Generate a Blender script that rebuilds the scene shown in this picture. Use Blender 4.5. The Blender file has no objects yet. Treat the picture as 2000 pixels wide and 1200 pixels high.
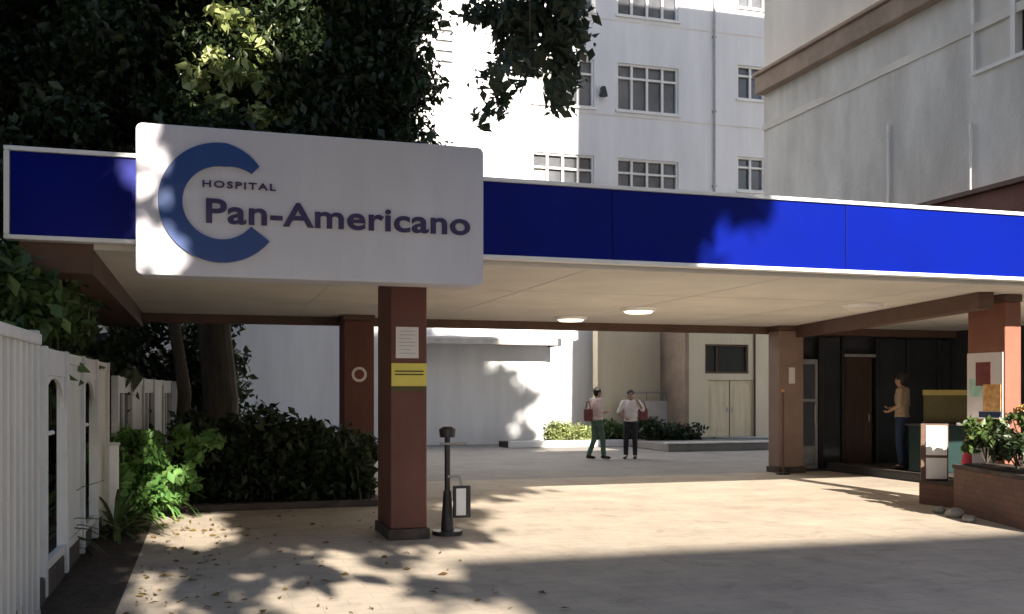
import bpy, bmesh, math, random
import numpy as np
from mathutils import Vector, Matrix
R = math.radians
random.seed(7); rng = np.random.default_rng(11)
S = bpy.context.scene
COL = S.collection

# ------------------------------------------------------------------ camera, sky, sun, exposure
FOC, HOR, YAW, EYE = 1950.0, 768.0, math.atan(600/1950), 1.6
cam = bpy.data.cameras.new('camera'); co = bpy.data.objects.new('camera', cam); COL.objects.link(co)
cam.sensor_width = 36; cam.lens = 36*FOC/2000; cam.shift_y = (HOR-600)/2000
cam.clip_start = 0.05; cam.clip_end = 2000
co.location = (0, 0, EYE); co.rotation_euler = (R(90), 0, -YAW)
S.camera = co
TANE, SA = 0.48, 0.01          # the sun: tangent of its height, sideways slope
w = bpy.data.worlds.new("World"); S.world = w; w.use_nodes = True
nt = w.node_tree; bg = nt.nodes['Background']
sky = nt.nodes.new('ShaderNodeTexSky'); sky.sky_type = 'NISHITA'; sky.sun_disc = False
sky.sun_elevation = math.atan(TANE); sky.sun_rotation = R(178); sky.air_density = 1.0; sky.dust_density = 0.8
nt.links.new(sky.outputs[0], bg.inputs[0]); bg.inputs[1].default_value = 0.05
sun = bpy.data.lights.new('sun', 'SUN'); so = bpy.data.objects.new('sun', sun); COL.objects.link(so)
sun.energy = 5.0; sun.angle = R(0.53); sun.color = (1.0, 0.90, 0.76)
so.rotation_euler = Vector((SA, -1, TANE)).to_track_quat('Z', 'Y').to_euler()
S.view_settings.view_transform = 'Standard'; S.view_settings.look = 'None'
S.view_settings.exposure = 1.74; S.view_settings.gamma = 1
S.render.resolution_x = 1024; S.render.resolution_y = 614

# ------------------------------------------------------------------ helpers
def mat(name, col, rough=0.7, var=0.12, scale=4.0, bump=0.0, bscale=60.0, metal=0.0, spec=0.4, stretch=(1,1,1),
        trans=0.0, emit=0.0, col2=None, coat=0.0):
    m = bpy.data.materials.new(name); m.use_nodes = True; n = m.node_tree.nodes; l = m.node_tree.links
    b = n['Principled BSDF']; b.inputs['Roughness'].default_value = rough; b.inputs['Metallic'].default_value = metal
    b.inputs['Specular IOR Level'].default_value = spec
    if coat: b.inputs['Coat Weight'].default_value = coat
    tc = n.new('ShaderNodeTexCoord'); mp = n.new('ShaderNodeMapping'); mp.inputs['Scale'].default_value = stretch
    l.new(tc.outputs['Object'], mp.inputs[0])
    nz = n.new('ShaderNodeTexNoise'); nz.inputs['Scale'].default_value = scale; nz.inputs['Detail'].default_value = 6
    nz.inputs['Roughness'].default_value = 0.62
    l.new(mp.outputs[0], nz.inputs[0])
    rp = n.new('ShaderNodeValToRGB'); l.new(nz.outputs[0], rp.inputs[0])
    c2 = col2 or tuple(min(1, c*(1+var)) for c in col); c1 = tuple(c*(1-var) for c in col)
    rp.color_ramp.elements[0].position = 0.32; rp.color_ramp.elements[1].position = 0.68
    rp.color_ramp.elements[0].color = (*c1, 1); rp.color_ramp.elements[1].color = (*c2, 1)
    l.new(rp.outputs[0], b.inputs['Base Color'])
    if bump:
        nb = n.new('ShaderNodeTexNoise'); nb.inputs['Scale'].default_value = bscale; nb.inputs['Detail'].default_value = 4
        l.new(mp.outputs[0], nb.inputs[0])
        bp = n.new('ShaderNodeBump'); bp.inputs['Strength'].default_value = bump; bp.inputs['Distance'].default_value = 0.02
        l.new(nb.outputs[0], bp.inputs['Height']); l.new(bp.outputs[0], b.inputs['Normal'])
    if emit:
        l.new(rp.outputs[0], b.inputs['Emission Color']); b.inputs['Emission Strength'].default_value = emit
    return m

def leafmat(name, c1, c2, rough=0.45):
    m = bpy.data.materials.new(name); m.use_nodes = True; n = m.node_tree.nodes; l = m.node_tree.links
    b = n['Principled BSDF']; b.inputs['Roughness'].default_value = rough
    g = n.new('ShaderNodeNewGeometry'); rp = n.new('ShaderNodeValToRGB')
    l.new(g.outputs['Random Per Island'], rp.inputs[0])
    rp.color_ramp.elements[0].color = (*c1, 1); rp.color_ramp.elements[1].color = (*c2, 1)
    l.new(rp.outputs[0], b.inputs['Base Color'])
    t = n.new('ShaderNodeBsdfTranslucent'); l.new(rp.outputs[0], t.inputs[0])
    mx = n.new('ShaderNodeMixShader'); mx.inputs[0].default_value = 0.32
    l.new(b.outputs[0], mx.inputs[1]); l.new(t.outputs[0], mx.inputs[2])
    l.new(mx.outputs[0], n['Material Output'].inputs[0])
    return m

def pavemat(name, c1, c2, mortar, bw, bh, rough=0.8, upright=False):
    m = bpy.data.materials.new(name); m.use_nodes = True; n = m.node_tree.nodes; l = m.node_tree.links
    b = n['Principled BSDF']; b.inputs['Roughness'].default_value = rough
    tc = n.new('ShaderNodeTexCoord')
    br = n.new('ShaderNodeTexBrick'); br.inputs['Scale'].default_value = 1.0
    br.inputs['Brick Width'].default_value = bw; br.inputs['Row Height'].default_value = bh
    br.inputs['Mortar Size'].default_value = 0.006; br.inputs['Mortar Smooth'].default_value = 0.3
    br.inputs['Color1'].default_value = (*c1, 1); br.inputs['Color2'].default_value = (*c2, 1); br.inputs['Mortar'].default_value = (*mortar, 1)
    if upright:
        sx = n.new('ShaderNodeSeparateXYZ'); ad = n.new('ShaderNodeMath'); cx_ = n.new('ShaderNodeCombineXYZ')
        l.new(tc.outputs['Object'], sx.inputs[0]); l.new(sx.outputs[0], ad.inputs[0]); l.new(sx.outputs[1], ad.inputs[1])
        l.new(ad.outputs[0], cx_.inputs[0]); l.new(sx.outputs[2], cx_.inputs[1]); l.new(cx_.outputs[0], br.inputs[0])
    else: l.new(tc.outputs['Object'], br.inputs[0])
    nz = n.new('ShaderNodeTexNoise'); nz.inputs['Scale'].default_value = 0.9; nz.inputs['Detail'].default_value = 8; nz.inputs['Roughness'].default_value = 0.7
    l.new(tc.outputs['Object'], nz.inputs[0])
    rp = n.new('ShaderNodeValToRGB'); rp.color_ramp.elements[0].position = .3; rp.color_ramp.elements[1].position = .7
    rp.color_ramp.elements[0].color = (.72, .70, .68, 1); rp.color_ramp.elements[1].color = (1.08, 1.05, 1.0, 1)
    l.new(nz.outputs[0], rp.inputs[0])
    mx = n.new('ShaderNodeMix'); mx.data_type = 'RGBA'; mx.blend_type = 'MULTIPLY'; mx.inputs[0].default_value = 1
    l.new(br.outputs[0], mx.inputs[6]); l.new(rp.outputs[0], mx.inputs[7]); l.new(mx.outputs[2], b.inputs['Base Color'])
    n3 = n.new('ShaderNodeTexNoise'); n3.inputs['Scale'].default_value = 2.3; n3.inputs['Detail'].default_value = 10; n3.inputs['Roughness'].default_value = .75; n3.inputs['Distortion'].default_value = .6
    l.new(tc.outputs['Object'], n3.inputs[0]); r3 = n.new('ShaderNodeValToRGB'); r3.color_ramp.elements[0].position = .52; r3.color_ramp.elements[1].position = .72
    r3.color_ramp.elements[0].color = (1,1,1,1); r3.color_ramp.elements[1].color = (.55,.53,.51,1); l.new(n3.outputs[0], r3.inputs[0])
    m3 = n.new('ShaderNodeMix'); m3.data_type = 'RGBA'; m3.blend_type = 'MULTIPLY'; m3.inputs[0].default_value = .7
    l.new(mx.outputs[2], m3.inputs[6]); l.new(r3.outputs[0], m3.inputs[7]); l.new(m3.outputs[2], b.inputs['Base Color'])
    bp = n.new('ShaderNodeBump'); bp.inputs['Strength'].default_value = .35; bp.inputs['Distance'].default_value = .006
    n2 = n.new('ShaderNodeTexNoise'); n2.inputs['Scale'].default_value = 40; l.new(tc.outputs['Object'], n2.inputs[0])
    l.new(n2.outputs[0], bp.inputs['Height']); l.new(bp.outputs[0], b.inputs['Normal'])
    return m

def tag(o, label=None, cat=None, group=None, kind=None):
    if label: o['label'] = label
    if cat: o['category'] = cat
    if group: o['group'] = group
    if kind: o['kind'] = kind
    return o
def thing(name, loc, label, cat, group=None, rz=0.0):
    o = bpy.data.objects.new(name, None); COL.objects.link(o); o.location = loc; o.rotation_euler = (0, 0, rz)
    return tag(o, label, cat, group)
def obj(name, bm, m, parent=None, loc=(0,0,0), rz=0.0, smooth=False, bevel=0.0):
    me = bpy.data.meshes.new(name)
    if isinstance(bm, bmesh.types.BMesh):
        bmesh.ops.recalc_face_normals(bm, faces=bm.faces[:]) if bm.faces else None
        bm.to_mesh(me); bm.free()
    else: me = bm
    o = bpy.data.objects.new(name, me); COL.objects.link(o)
    for mm in (m if isinstance(m, (list, tuple)) else [m]): me.materials.append(mm)
    o.location = loc; o.rotation_euler = (0, 0, rz)
    if parent: o.parent = parent
    if smooth: me.polygons.foreach_set('use_smooth', [True]*len(me.polygons))
    if bevel:
        b = o.modifiers.new('bevel', 'BEVEL'); b.width = bevel; b.segments = 2; b.limit_method = 'ANGLE'
    return o
def B(): return bmesh.new()
def box(bm, x0, x1, y0, y1, z0, z1):
    v = [bm.verts.new(p) for p in ((x0,y0,z0),(x1,y0,z0),(x1,y1,z0),(x0,y1,z0),(x0,y0,z1),(x1,y0,z1),(x1,y1,z1),(x0,y1,z1))]
    for f in ((0,1,2,3),(4,5,6,7),(0,1,5,4),(1,2,6,5),(2,3,7,6),(3,0,4,7)): bm.faces.new([v[i] for i in f])
    return bm
def bx(*a): return box(B(), *a)
def prism(pts, z0, z1):
    bm = B(); a = [bm.verts.new((p[0], p[1], z0)) for p in pts]; b = [bm.verts.new((p[0], p[1], z1)) for p in pts]
    bm.faces.new(a); bm.faces.new(b); n = len(pts)
    for i in range(n): bm.faces.new((a[i], a[(i+1)%n], b[(i+1)%n], b[i]))
    return bm
def xzprism(bm, pts, y0, y1):
    a = [bm.verts.new((p[0], y0, p[1])) for p in pts]; b = [bm.verts.new((p[0], y1, p[1])) for p in pts]
    bm.faces.new(a); bm.faces.new(b); n = len(pts)
    for i in range(n): bm.faces.new((a[i], a[(i+1)%n], b[(i+1)%n], b[i]))
    return bm
def tube(bm, pts, rad, seg=10):
    pts = [Vector(p) for p in pts]; rings = []
    for i, p in enumerate(pts):
        d = (pts[min(i+1, len(pts)-1)]-pts[max(i-1, 0)]).normalized()
        u = d.cross(Vector((0.13, 0.31, 0.94))); u = (u if u.length > 1e-3 else d.cross(Vector((1,0,0)))).normalized(); v = d.cross(u)
        r = rad[i] if hasattr(rad, '__len__') else rad
        rings.append([bm.verts.new(p+u*math.cos(t)*r+v*math.sin(t)*r) for t in [2*math.pi*k/seg for k in range(seg)]])
    for a, b in zip(rings, rings[1:]):
        for k in range(seg): bm.faces.new((a[k], a[(k+1)%seg], b[(k+1)%seg], b[k]))
    bm.faces.new(rings[0]); bm.faces.new(rings[-1]); return bm
def wallholes(x0, x1, z0, z1, holes, thick=0.22):
    """wall facing -Y at y=0 with rectangular openings (hx0,hx1,hz0,hz1) and their reveals"""
    bm = B(); xs = sorted({x0, x1, *[h[0] for h in holes], *[h[1] for h in holes]}); zs = sorted({z0, z1, *[h[2] for h in holes], *[h[3] for h in holes]})
    for a, b in zip(xs, xs[1:]):
        for c, d in zip(zs, zs[1:]):
            mx, mz = (a+b)/2, (c+d)/2
            if any(h[0] < mx < h[1] and h[2] < mz < h[3] for h in holes): continue
            bm.faces.new([bm.verts.new(p) for p in ((a,0,c),(b,0,c),(b,0,d),(a,0,d))])
    bmesh.ops.remove_doubles(bm, verts=bm.verts[:], dist=1e-5)
    for h in holes:
        a, b, c, d = h
        for q in (((a,0,c),(a,thick,c),(a,thick,d),(a,0,d)), ((b,0,c),(b,0,d),(b,thick,d),(b,thick,c)),
                  ((a,0,d),(a,thick,d),(b,thick,d),(b,0,d)), ((a,0,c),(b,0,c),(b,thick,c),(a,thick,c))):
            bm.faces.new([bm.verts.new(p) for p in q])
    # back
    bm.faces.new([bm.verts.new(p) for p in ((x0,thick+.3,z0),(x0,thick+.3,z1),(x1,thick+.3,z1),(x1,thick+.3,z0))])
    for q in (((x0,0,z0),(x0,0,z1),(x0,thick+.3,z1),(x0,thick+.3,z0)), ((x1,0,z0),(x1,thick+.3,z0),(x1,thick+.3,z1),(x1,0,z1)),
              ((x0,0,z1),(x1,0,z1),(x1,thick+.3,z1),(x0,thick+.3,z1))):
        bm.faces.new([bm.verts.new(p) for p in q])
    return bm
def leafmesh(name, P, size, seed=0, droop=0.3, flat=0.0):
    """many folded four-cornered leaves round the points P"""
    r = np.random.default_rng(seed); n = len(P); P = np.asarray(P, float)
    ax = r.normal(size=(n,3)); ax[:,2] = ax[:,2]*(1-flat)-droop; ax /= np.linalg.norm(ax, axis=1)[:,None]
    up = r.normal(size=(n,3)); up[:,2] = np.abs(up[:,2])+.6
    sd = np.cross(ax, up); sd /= np.linalg.norm(sd, axis=1)[:,None]; nn = np.cross(sd, ax)
    s = size*(.45+1.1*r.random(n)**1.4)[:,None]*1.05
    V = np.stack([P-ax*s*.5, P+sd*s*.27+nn*s*.10-ax*s*.05, P+ax*s*.5-nn*s*.06, P-sd*s*.27+nn*s*.10-ax*s*.05], 1).reshape(-1,3)
    i = np.arange(n)*4
    F = np.stack([np.stack([i,i+1,i+2],1), np.stack([i,i+2,i+3],1)],1).reshape(-1,3)
    me = bpy.data.meshes.new(name); me.vertices.add(len(V)); me.vertices.foreach_set('co', V.ravel())
    me.loops.add(F.size); me.loops.foreach_set('vertex_index', F.ravel().astype(np.int32))
    me.polygons.add(len(F)); me.polygons.foreach_set('loop_start', (np.arange(len(F))*3).astype(np.int32))
    me.polygons.foreach_set('loop_total', np.full(len(F),3,np.int32)); me.update(); me.validate(); return me
def clumps(C, n, rad, seed=0, squash=0.8):
    """n points in gaussian clumps round the centres C"""
    r = np.random.default_rng(seed); C = np.asarray(C, float); k = r.integers(0, len(C), n)
    d = r.normal(size=(n,3)); d /= np.linalg.norm(d, axis=1)[:,None]; d *= (rad*r.uniform(.35, 1, n)**.6*r.uniform(.6, 1.2, n))[:,None]; d[:,2] *= squash
    return C[k]+d

# ------------------------------------------------------------------ materials
M = dict(
 pave=pavemat('driveway_pavers', (.455,.405,.345), (.43,.383,.328), (.36,.32,.275), .42, .21),
 court=pavemat('courtyard_concrete', (.29,.28,.275), (.275,.268,.265), (.2,.19,.18), 1.6, 1.6),
 soil=mat('soil', (.045,.032,.024), .95, .5, 9, .8, 40),
 earth=mat('bare_ground', (.14,.12,.10), .95, .3, 2, .4, 20),
 grass=leafmat('grass', (.10,.16,.03), (.2,.26,.06)),
 blue=mat('blue_panel', (.0,.006,.165), .35, .10, 1.1, spec=.10),
 trim=mat('white_trim', (.75,.75,.76), .45, .06, 3),
 ceil=mat("cream_ceiling", (.60,.57,.53), .8, .10, .9),
 brown=mat('dark_brown_beam', (.10,.055,.04), .6, .2, 3, .2, 30),
 redsun=mat('sunlit_red_column', (.21,.085,.055), .7, .16, 2.2, .25, 50, stretch=(1,1,.5)),  # column red lightened, the sun on its front put into the colour
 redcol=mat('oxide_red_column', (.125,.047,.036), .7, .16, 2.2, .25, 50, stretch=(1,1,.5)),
 pillar=mat('taupe_pillar', (.22,.15,.125), .7, .12, 2, .2, 50),
 sign=mat('white_sign', (.52,.515,.575), .4, .075, 1.1, spec=.25, stretch=(1.5,1.5,.35)),
 signside=mat('sign_edge', (.62,.61,.64), .5, .05, 2),
 emblem=mat('emblem_blue', (.005,.045,.20), .4, .12, 2, spec=.4),
 letters=mat('navy_lettering', (.025,.018,.085), .45, .1, 3),
 white=mat('white_render', (.72,.73,.77), .85, .10, .8, .25, 40, stretch=(1.6,1.6,.22), col2=(.78,.79,.83)),
 beige=mat('beige_render', (.64,.57,.44), .85, .09, .9, .25, 40, stretch=(1.5,1.5,.4)),
 conc=mat('grey_render', (.66,.64,.61), .85, .26, 1.1, .4, 30, stretch=(1.2,1.2,.34), col2=(.74,.73,.71)),
 conc2=mat('pale_render', (.66,.63,.59), .85, .14, .6, .3, 30, stretch=(1.2,1.2,.35)),
 stripe=mat('brown_course', (.30,.225,.175), .8, .25, 1.4, .3, 25),
 frame=mat('white_window_frame', (.72,.72,.72), .5, .05, 3),
 wglass=mat('window_glass', (.10,.105,.12), .15, .5, .5, spec=.6),
 glass=mat('dark_glass', (.03,.034,.04), .12, .35, .8, spec=.6),
 curtain=mat('pale_curtain', (.25,.25,.25), .8, .2, 5, stretch=(6,1,.4)),
 dark=mat('black_metal', (.025,.025,.03), .45, .3, 4),
 charcoal=mat('charcoal_wall', (.045,.046,.052), .6, .25, 1.5),
 steel=mat('grey_metal', (.35,.35,.36), .4, .12, 6, metal=.5),
 fence=mat('weathered_white_panel', (.58,.575,.565), .55, .12, 1.6, .12, 30, stretch=(1,1,.35)),
 fence2=mat('white_aluminium', (.54,.535,.53), .45, .1, 3),
 kerb=mat('dark_kerb', (.07,.055,.05), .9, .35, 4, .5, 30),
 bark=mat('bark', (.075,.06,.048), .95, .35, 5, .9, 24, stretch=(1,1,.25)),
 brick=pavemat('brown_brick', (.17,.085,.065), (.13,.07,.055), (.09,.07,.06), .22, .075, upright=True),
 door=mat('brown_door', (.05,.026,.018), .5, .3, 2.5, stretch=(4,4,.4)),
 paper=mat('paper', (.62,.58,.58), .7, .04, 5),
 yellow=mat('yellow_plate', (.62,.52,.10), .5, .07, 5),
 mustard=mat('mustard', (.30,.24,.07), .6, .1, 6),
 olive=mat('olive_panel', (.075,.06,.018), .6, .15, 5),
 teal=mat('teal_panel', (.004,.022,.021), .5, .15, 4),
 orange=mat('orange_print', (.62,.26,.06), .6, .3, 14, col2=(.7,.45,.2)),
 pink=mat('red_cloth', (.62,.07,.11), .7, .2, 8),
 lamp=mat('lamp_glow', (1.0,.88,.66), .5, .02, 4, emit=.8),
 skin=mat('skin', (.42,.25,.175), .55, .08, 9), skin2=mat('brown_skin', (.26,.145,.095), .55, .08, 9),
 hair=mat('dark_hair', (.018,.013,.011), .6, .4, 40), shoe=mat('black_shoe', (.02,.02,.02), .5, .2, 8),
 tpink=mat('pale_pink_shirt', (.78,.60,.57), .85, .07, 12, .3, 25), twhite=mat('white_shirt', (.80,.74,.71), .85, .07, 12, .3, 25),
 ttan=mat('tan_shirt', (.36,.27,.20), .85, .1, 12, .3, 25), tdark=mat('dark_shirt', (.05,.02,.022), .85, .2, 12),
 tdark2=mat('dull_dark_glass', (.02,.022,.02), .45, .3, 1.5, spec=.2),
 jgreen=mat('grey_green_trousers', (.085,.15,.11), .85, .2, 10, .3, 25), jblack=mat('black_trousers', (.025,.025,.035), .85, .2, 10),
 jblue=mat('blue_jeans', (.015,.03,.075), .85, .25, 14), maroon=mat('maroon_bag', (.16,.04,.045), .7, .15, 9),
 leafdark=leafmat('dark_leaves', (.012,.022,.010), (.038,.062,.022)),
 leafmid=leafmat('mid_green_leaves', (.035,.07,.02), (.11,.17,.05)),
 leaflight=leafmat('sunlit_leaves', (.10,.15,.035), (.42,.46,.20)),  # lighter leaf green with sunlight put into the colour
 leafblue=leafmat('hanging_leaves', (.018,.03,.02), (.05,.075,.04)),
 blade=leafmat('bright_blades', (.07,.19,.045), (.20,.36,.10)),
)
# ------------------------------------------------------------------ ground
def sheet(name, x0, x1, y0, y1, z, m):
    bm = B(); bm.faces.new([bm.verts.new(p) for p in ((x0,y0,z),(x1,y0,z),(x1,y1,z),(x0,y1,z))])
    return tag(obj(name, bm, m), kind='structure')
sheet('ground', -150, 150, -150, 150, -.012, M['earth'])
sheet('courtyard', -3, 22, 17.6, 30.2, -.004, M['court'])
sheet('driveway', -.62, 22, -14, 17.7, 0.0, M['pave'])
sheet('planting_soil', -1.25, -.62, 3, 17.7, 0.004, M['soil'])
tag(obj('kerb', bx(-1.42,-1.16,3,13.6,0,.2), M['kerb'], bevel=.02), kind='structure')
tag(obj('road', bx(-60,60,-40,-14,-.01,-.002), mat('asphalt',(.055,.055,.057),.9,.2,3,.5,60)), kind='structure')

# ------------------------------------------------------------------ entrance canopy
FY, ZB, ZT, CX0, CX1, BY = 10.0, 2.985, 3.85, -1.69, 16.0, 18.0
t = thing('entrance_canopy', (4,14,2.95), 'long flat entrance roof with a blue fascia and cream underside', 'canopy')
def pc(name, bm, m, **k):
    for v in bm.verts: v.co -= Vector((4,14,2.95))
    return obj(name, bm, m, t, **k)
pc('roof_slab', bx(CX0+.05, CX1, FY+.12, BY, 3.02, 3.80), M['charcoal'])
pc('ceiling', bx(-1.0, CX1-.1, FY+.14, BY-.12, 2.95, 3.018), M['ceil'])
for x in np.arange(1.5, 15, 2.5): pc('ceiling_joint', bx(x-.006, x+.006, FY+.16, BY-.13, 2.945, 2.9495), M['signside'])
for y in (12.6, 15.2): pc('ceiling_joint', bx(-.99, CX1-.2, y-.006, y+.006, 2.946, 2.9485), M['signside'])
pc('side_beam', bx(CX0+.05, -1.003, FY+.13, BY, 2.72, 3.017), M['brown'], bevel=.01)
pc('back_beam', bx(-1.0, CX1-.1, BY-.117, BY+.02, 2.80, 3.017), M['brown'], bevel=.01)
# slanting dropped beam over the doors
a, b = Vector((9.86,10.9)), Vector((11.42,17.86)); nrm = Vector(((b-a).y, -(b-a).x)).normalized()*.22
pc('dropped_beam', prism([a, b, b+nrm, a+nrm], 2.72, 2.948), M['brown'], bevel=.01)
for x0 in np.arange(CX0, CX1, 2.95):
    pc('fascia_panel', bx(x0+.004, min(x0+2.946, CX1), FY, FY+.1, ZB+.055, ZT-.05), M['blue'], bevel=.004)
pc('fascia_core', bx(CX0+.02, CX1-.02, FY+.02, FY+.117, ZB+.05, ZT-.045), M['dark'])
pc('edge_trim', bx(CX0-.05, CX1, FY-.03, FY+.12, ZT-.048, ZT-.006), M['trim'], bevel=.006)
pc('edge_trim', bx(CX0-.05, CX1, FY-.03, FY+.12, ZB+.012, ZB+.053), M['trim'], bevel=.006)
pc('edge_trim', bx(CX0-.05, CX0-.003, FY-.028, FY+.118, ZB+.054, ZT-.05), M['trim'], bevel=.006)
for i, (x, y, lab) in enumerate(((6.6, 14.6, 'round flush ceiling light glowing above the middle of the driveway'),
                       (6.2, 16.6, 'round flush ceiling light nearest the back beam'),
                       (9.6, 13.0, 'unlit round ceiling light near the glass entrance'))):
    l = thing('ceiling_light', (x,y,2.95), lab, 'ceiling light', 'lights under the canopy')
    bm = B(); bmesh.ops.create_cone(bm, cap_ends=True, segments=32, radius1=.27, radius2=.30, depth=.05)
    bmesh.ops.translate(bm, verts=bm.verts[:], vec=(0,0,-.028)); obj('housing', bm, M['trim'], l)
    bm = B(); bmesh.ops.create_cone(bm, cap_ends=True, segments=32, radius1=.2, radius2=.235, depth=.03)
    bmesh.ops.translate(bm, verts=bm.verts[:], vec=(0,0,-.066)); obj('diffuser', bm, M['lamp'] if i < 2 else M['paper'], l)

# ------------------------------------------------------------------ columns
def column(x0, x1, y0, y1, m, label, h=2.945, plinth=True, nm='column'):
    cx, cy = (x0+x1)/2, (y0+y1)/2; hx, hy = (x1-x0)/2, (y1-y0)/2
    c = thing(nm, (cx,cy,0), label, 'column', 'columns carrying the entrance canopy')
    obj('shaft', bx(-hx,hx,-hy,hy,.12,h-.1), m, c, bevel=.015)
    obj('base', bx(-hx-.03,hx+.03,-hy-.03,hy+.03,.001,.118), M['kerb'], c, bevel=.01)
    obj('capital', bx(-hx-.012,hx+.012,-hy-.012,hy+.012,h-.098,h), M['brown'], c, bevel=.006)
    return c
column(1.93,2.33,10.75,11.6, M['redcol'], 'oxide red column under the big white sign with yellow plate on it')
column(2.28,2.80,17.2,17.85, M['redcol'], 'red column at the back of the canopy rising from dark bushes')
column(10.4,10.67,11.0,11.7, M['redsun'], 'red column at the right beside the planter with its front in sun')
column(10.95,11.5,17.45,17.87, M['pillar'], 'taupe pillar at the back corner left of the glass doors')
nb = thing('notice', (2.11,10.745,2.15), 'pale paper notice taped above the yellow plate on the red column', 'notice')
obj('sheet', bx(-.125,.125,-.006,0,-.17,.17), M['paper'], nb)
bm = B()
for k in range(7): box(bm, -.09,.09-.05*(k%3==2), -.008,-.0062, .12-.04*k,.128-.04*k)
obj('print', bm, M['steel'], nb)
yb = thing('yellow_plate', (2.13,10.744,1.80), 'yellow plate with thin dark lines on the red column', 'sign')
obj('plate', bx(-.195,.195,-.012,-.001,-.125,.125), M['yellow'], yb, bevel=.003)
bm = B(); box(bm,-.16,.16,-.015,-.0125,.03,.045); box(bm,-.16,.16,-.015,-.0125,-.005,.01); obj('print', bm, M['olive'], yb)
yo = thing('warning_strip', (2.13,10.744,1.645), 'dark olive strip directly below the yellow plate', 'sign'); obj('strip', bx(-.185,.185,-.010,-.001,-.025,.025), M['olive'], yo)
rs = thing('round_notice', (2.54,17.19,1.92), 'small pale round notice on the red column behind the bushes', 'notice')
bm = B(); bmesh.ops.create_cone(bm, cap_ends=True, segments=28, radius1=.13, radius2=.13, depth=.012, matrix=Matrix.Rotation(R(90),4,'X')); obj('disc', bm, M['paper'], rs)
bm = B(); bmesh.ops.create_cone(bm, cap_ends=True, segments=28, radius1=.085, radius2=.085, depth=.018, matrix=Matrix.Rotation(R(90),4,'X')); obj('mark', bm, M['maroon'], rs)
pn = thing('notice', (11.22,17.44,1.95), 'small white upright notice on the taupe pillar', 'notice'); obj('sheet', bx(-.07,.07,-.008,0,-.16,.16), M['paper'], pn)

# ------------------------------------------------------------------ the hospital sign
sg = thing('hospital_sign', (1.02,9.5,2.66), 'big white rounded sign with a blue C ring and dark lettering', 'sign')
def rrect(x0,x1,z0,z1,r,n=8):
    P=[]
    for cx,cz,a0 in ((x1-r,z1-r,0),(x0+r,z1-r,90),(x0+r,z0+r,180),(x1-r,z0+r,270)):
        for k in range(n+1): P.append((cx+r*math.cos(R(a0+90*k/n)), cz+r*math.sin(R(a0+90*k/n))))
    return P
HW, HH = 1.61, 1.36
obj('panel', xzprism(B(), rrect(-HW,HW,0,HH,.06), 0, .34), M['sign'], sg, bevel=.012)
obj('back_box', bx(-HW+.25,HW-.25,.34,.47,.33,1.1), M['steel'], sg)
# ring
cx, cz, ro, ri = .142-1.02, 3.335-2.66, .545, .335; P=[]; n=72; a0, a1 = R(46), R(322)
for k in range(n+1):
    a = a0+(a1-a0)*k/n; th = min(1, .45+.55*k/10)
    mid = (ro+ri)/2; P.append((cx+(mid+(ro-mid)*th)*math.cos(a), cz+(mid+(ro-mid)*th)*math.sin(a)))
for k in range(n,-1,-1):
    a = a0+(a1-a0)*k/n; th = min(1, .45+.55*k/10); mid=(ro+ri)/2
    P.append((cx+(mid-(mid-ri)*th)*math.cos(a), cz+(mid-(mid-ri)*th)*math.sin(a)))
bm = B(); h = len(P)//2; vs = [[bm.verts.new((p[0], y, p[1])) for p in P] for y in (-.03, .004)]
for i in range(h-1):
    j = 2*h-1-i
    for q in vs: bm.faces.new((q[i], q[i+1], q[j-1], q[j]))
for i in range(2*h):
    j=(i+1)%(2*h); bm.faces.new((vs[0][i],vs[0][j],vs[1][j],vs[1][i]))
obj('emblem', bm, M['emblem'], sg)
def lettering(name, text, x0, x1, z0, cap, bold, space=1.0):
    c = bpy.data.curves.new(name, 'FONT'); c.body = text; c.size = 1; c.extrude = .03; c.offset = bold; c.space_character = space; c.resolution_u = 6
    o = bpy.data.objects.new('tmp', c); COL.objects.link(o); bpy.context.view_layer.update()
    me = bpy.data.meshes.new_from_object(o.evaluated_get(bpy.context.evaluated_depsgraph_get()))
    bpy.data.objects.remove(o); V = np.array([v.co[:] for v in me.vertices])
    lo, hi = V[:,0].min(), V[:,0].max(); s = cap/0.70
    for v in me.vertices:
        x, y, z = v.co; v.co = (x0+(x-lo)/(hi-lo)*(x1-x0), -.012-z*.35+.004, z0+y*s)
    return obj(name, me, M['letters'], sg)
lettering('main_lettering', 'Pan-Americano', 0.01-1.02, 2.49-1.02, 3.155-2.66, .215, .022, 1.04)
lettering('small_lettering', 'HOSPITAL', -.02-1.02, .63-1.02, 3.475-2.66, .06, .018, 1.25)
for x in (-1.1, 1.1): obj('bracket', bx(x-.04,x+.04,.34,.52,.5,.58), M['steel'], sg)

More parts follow.
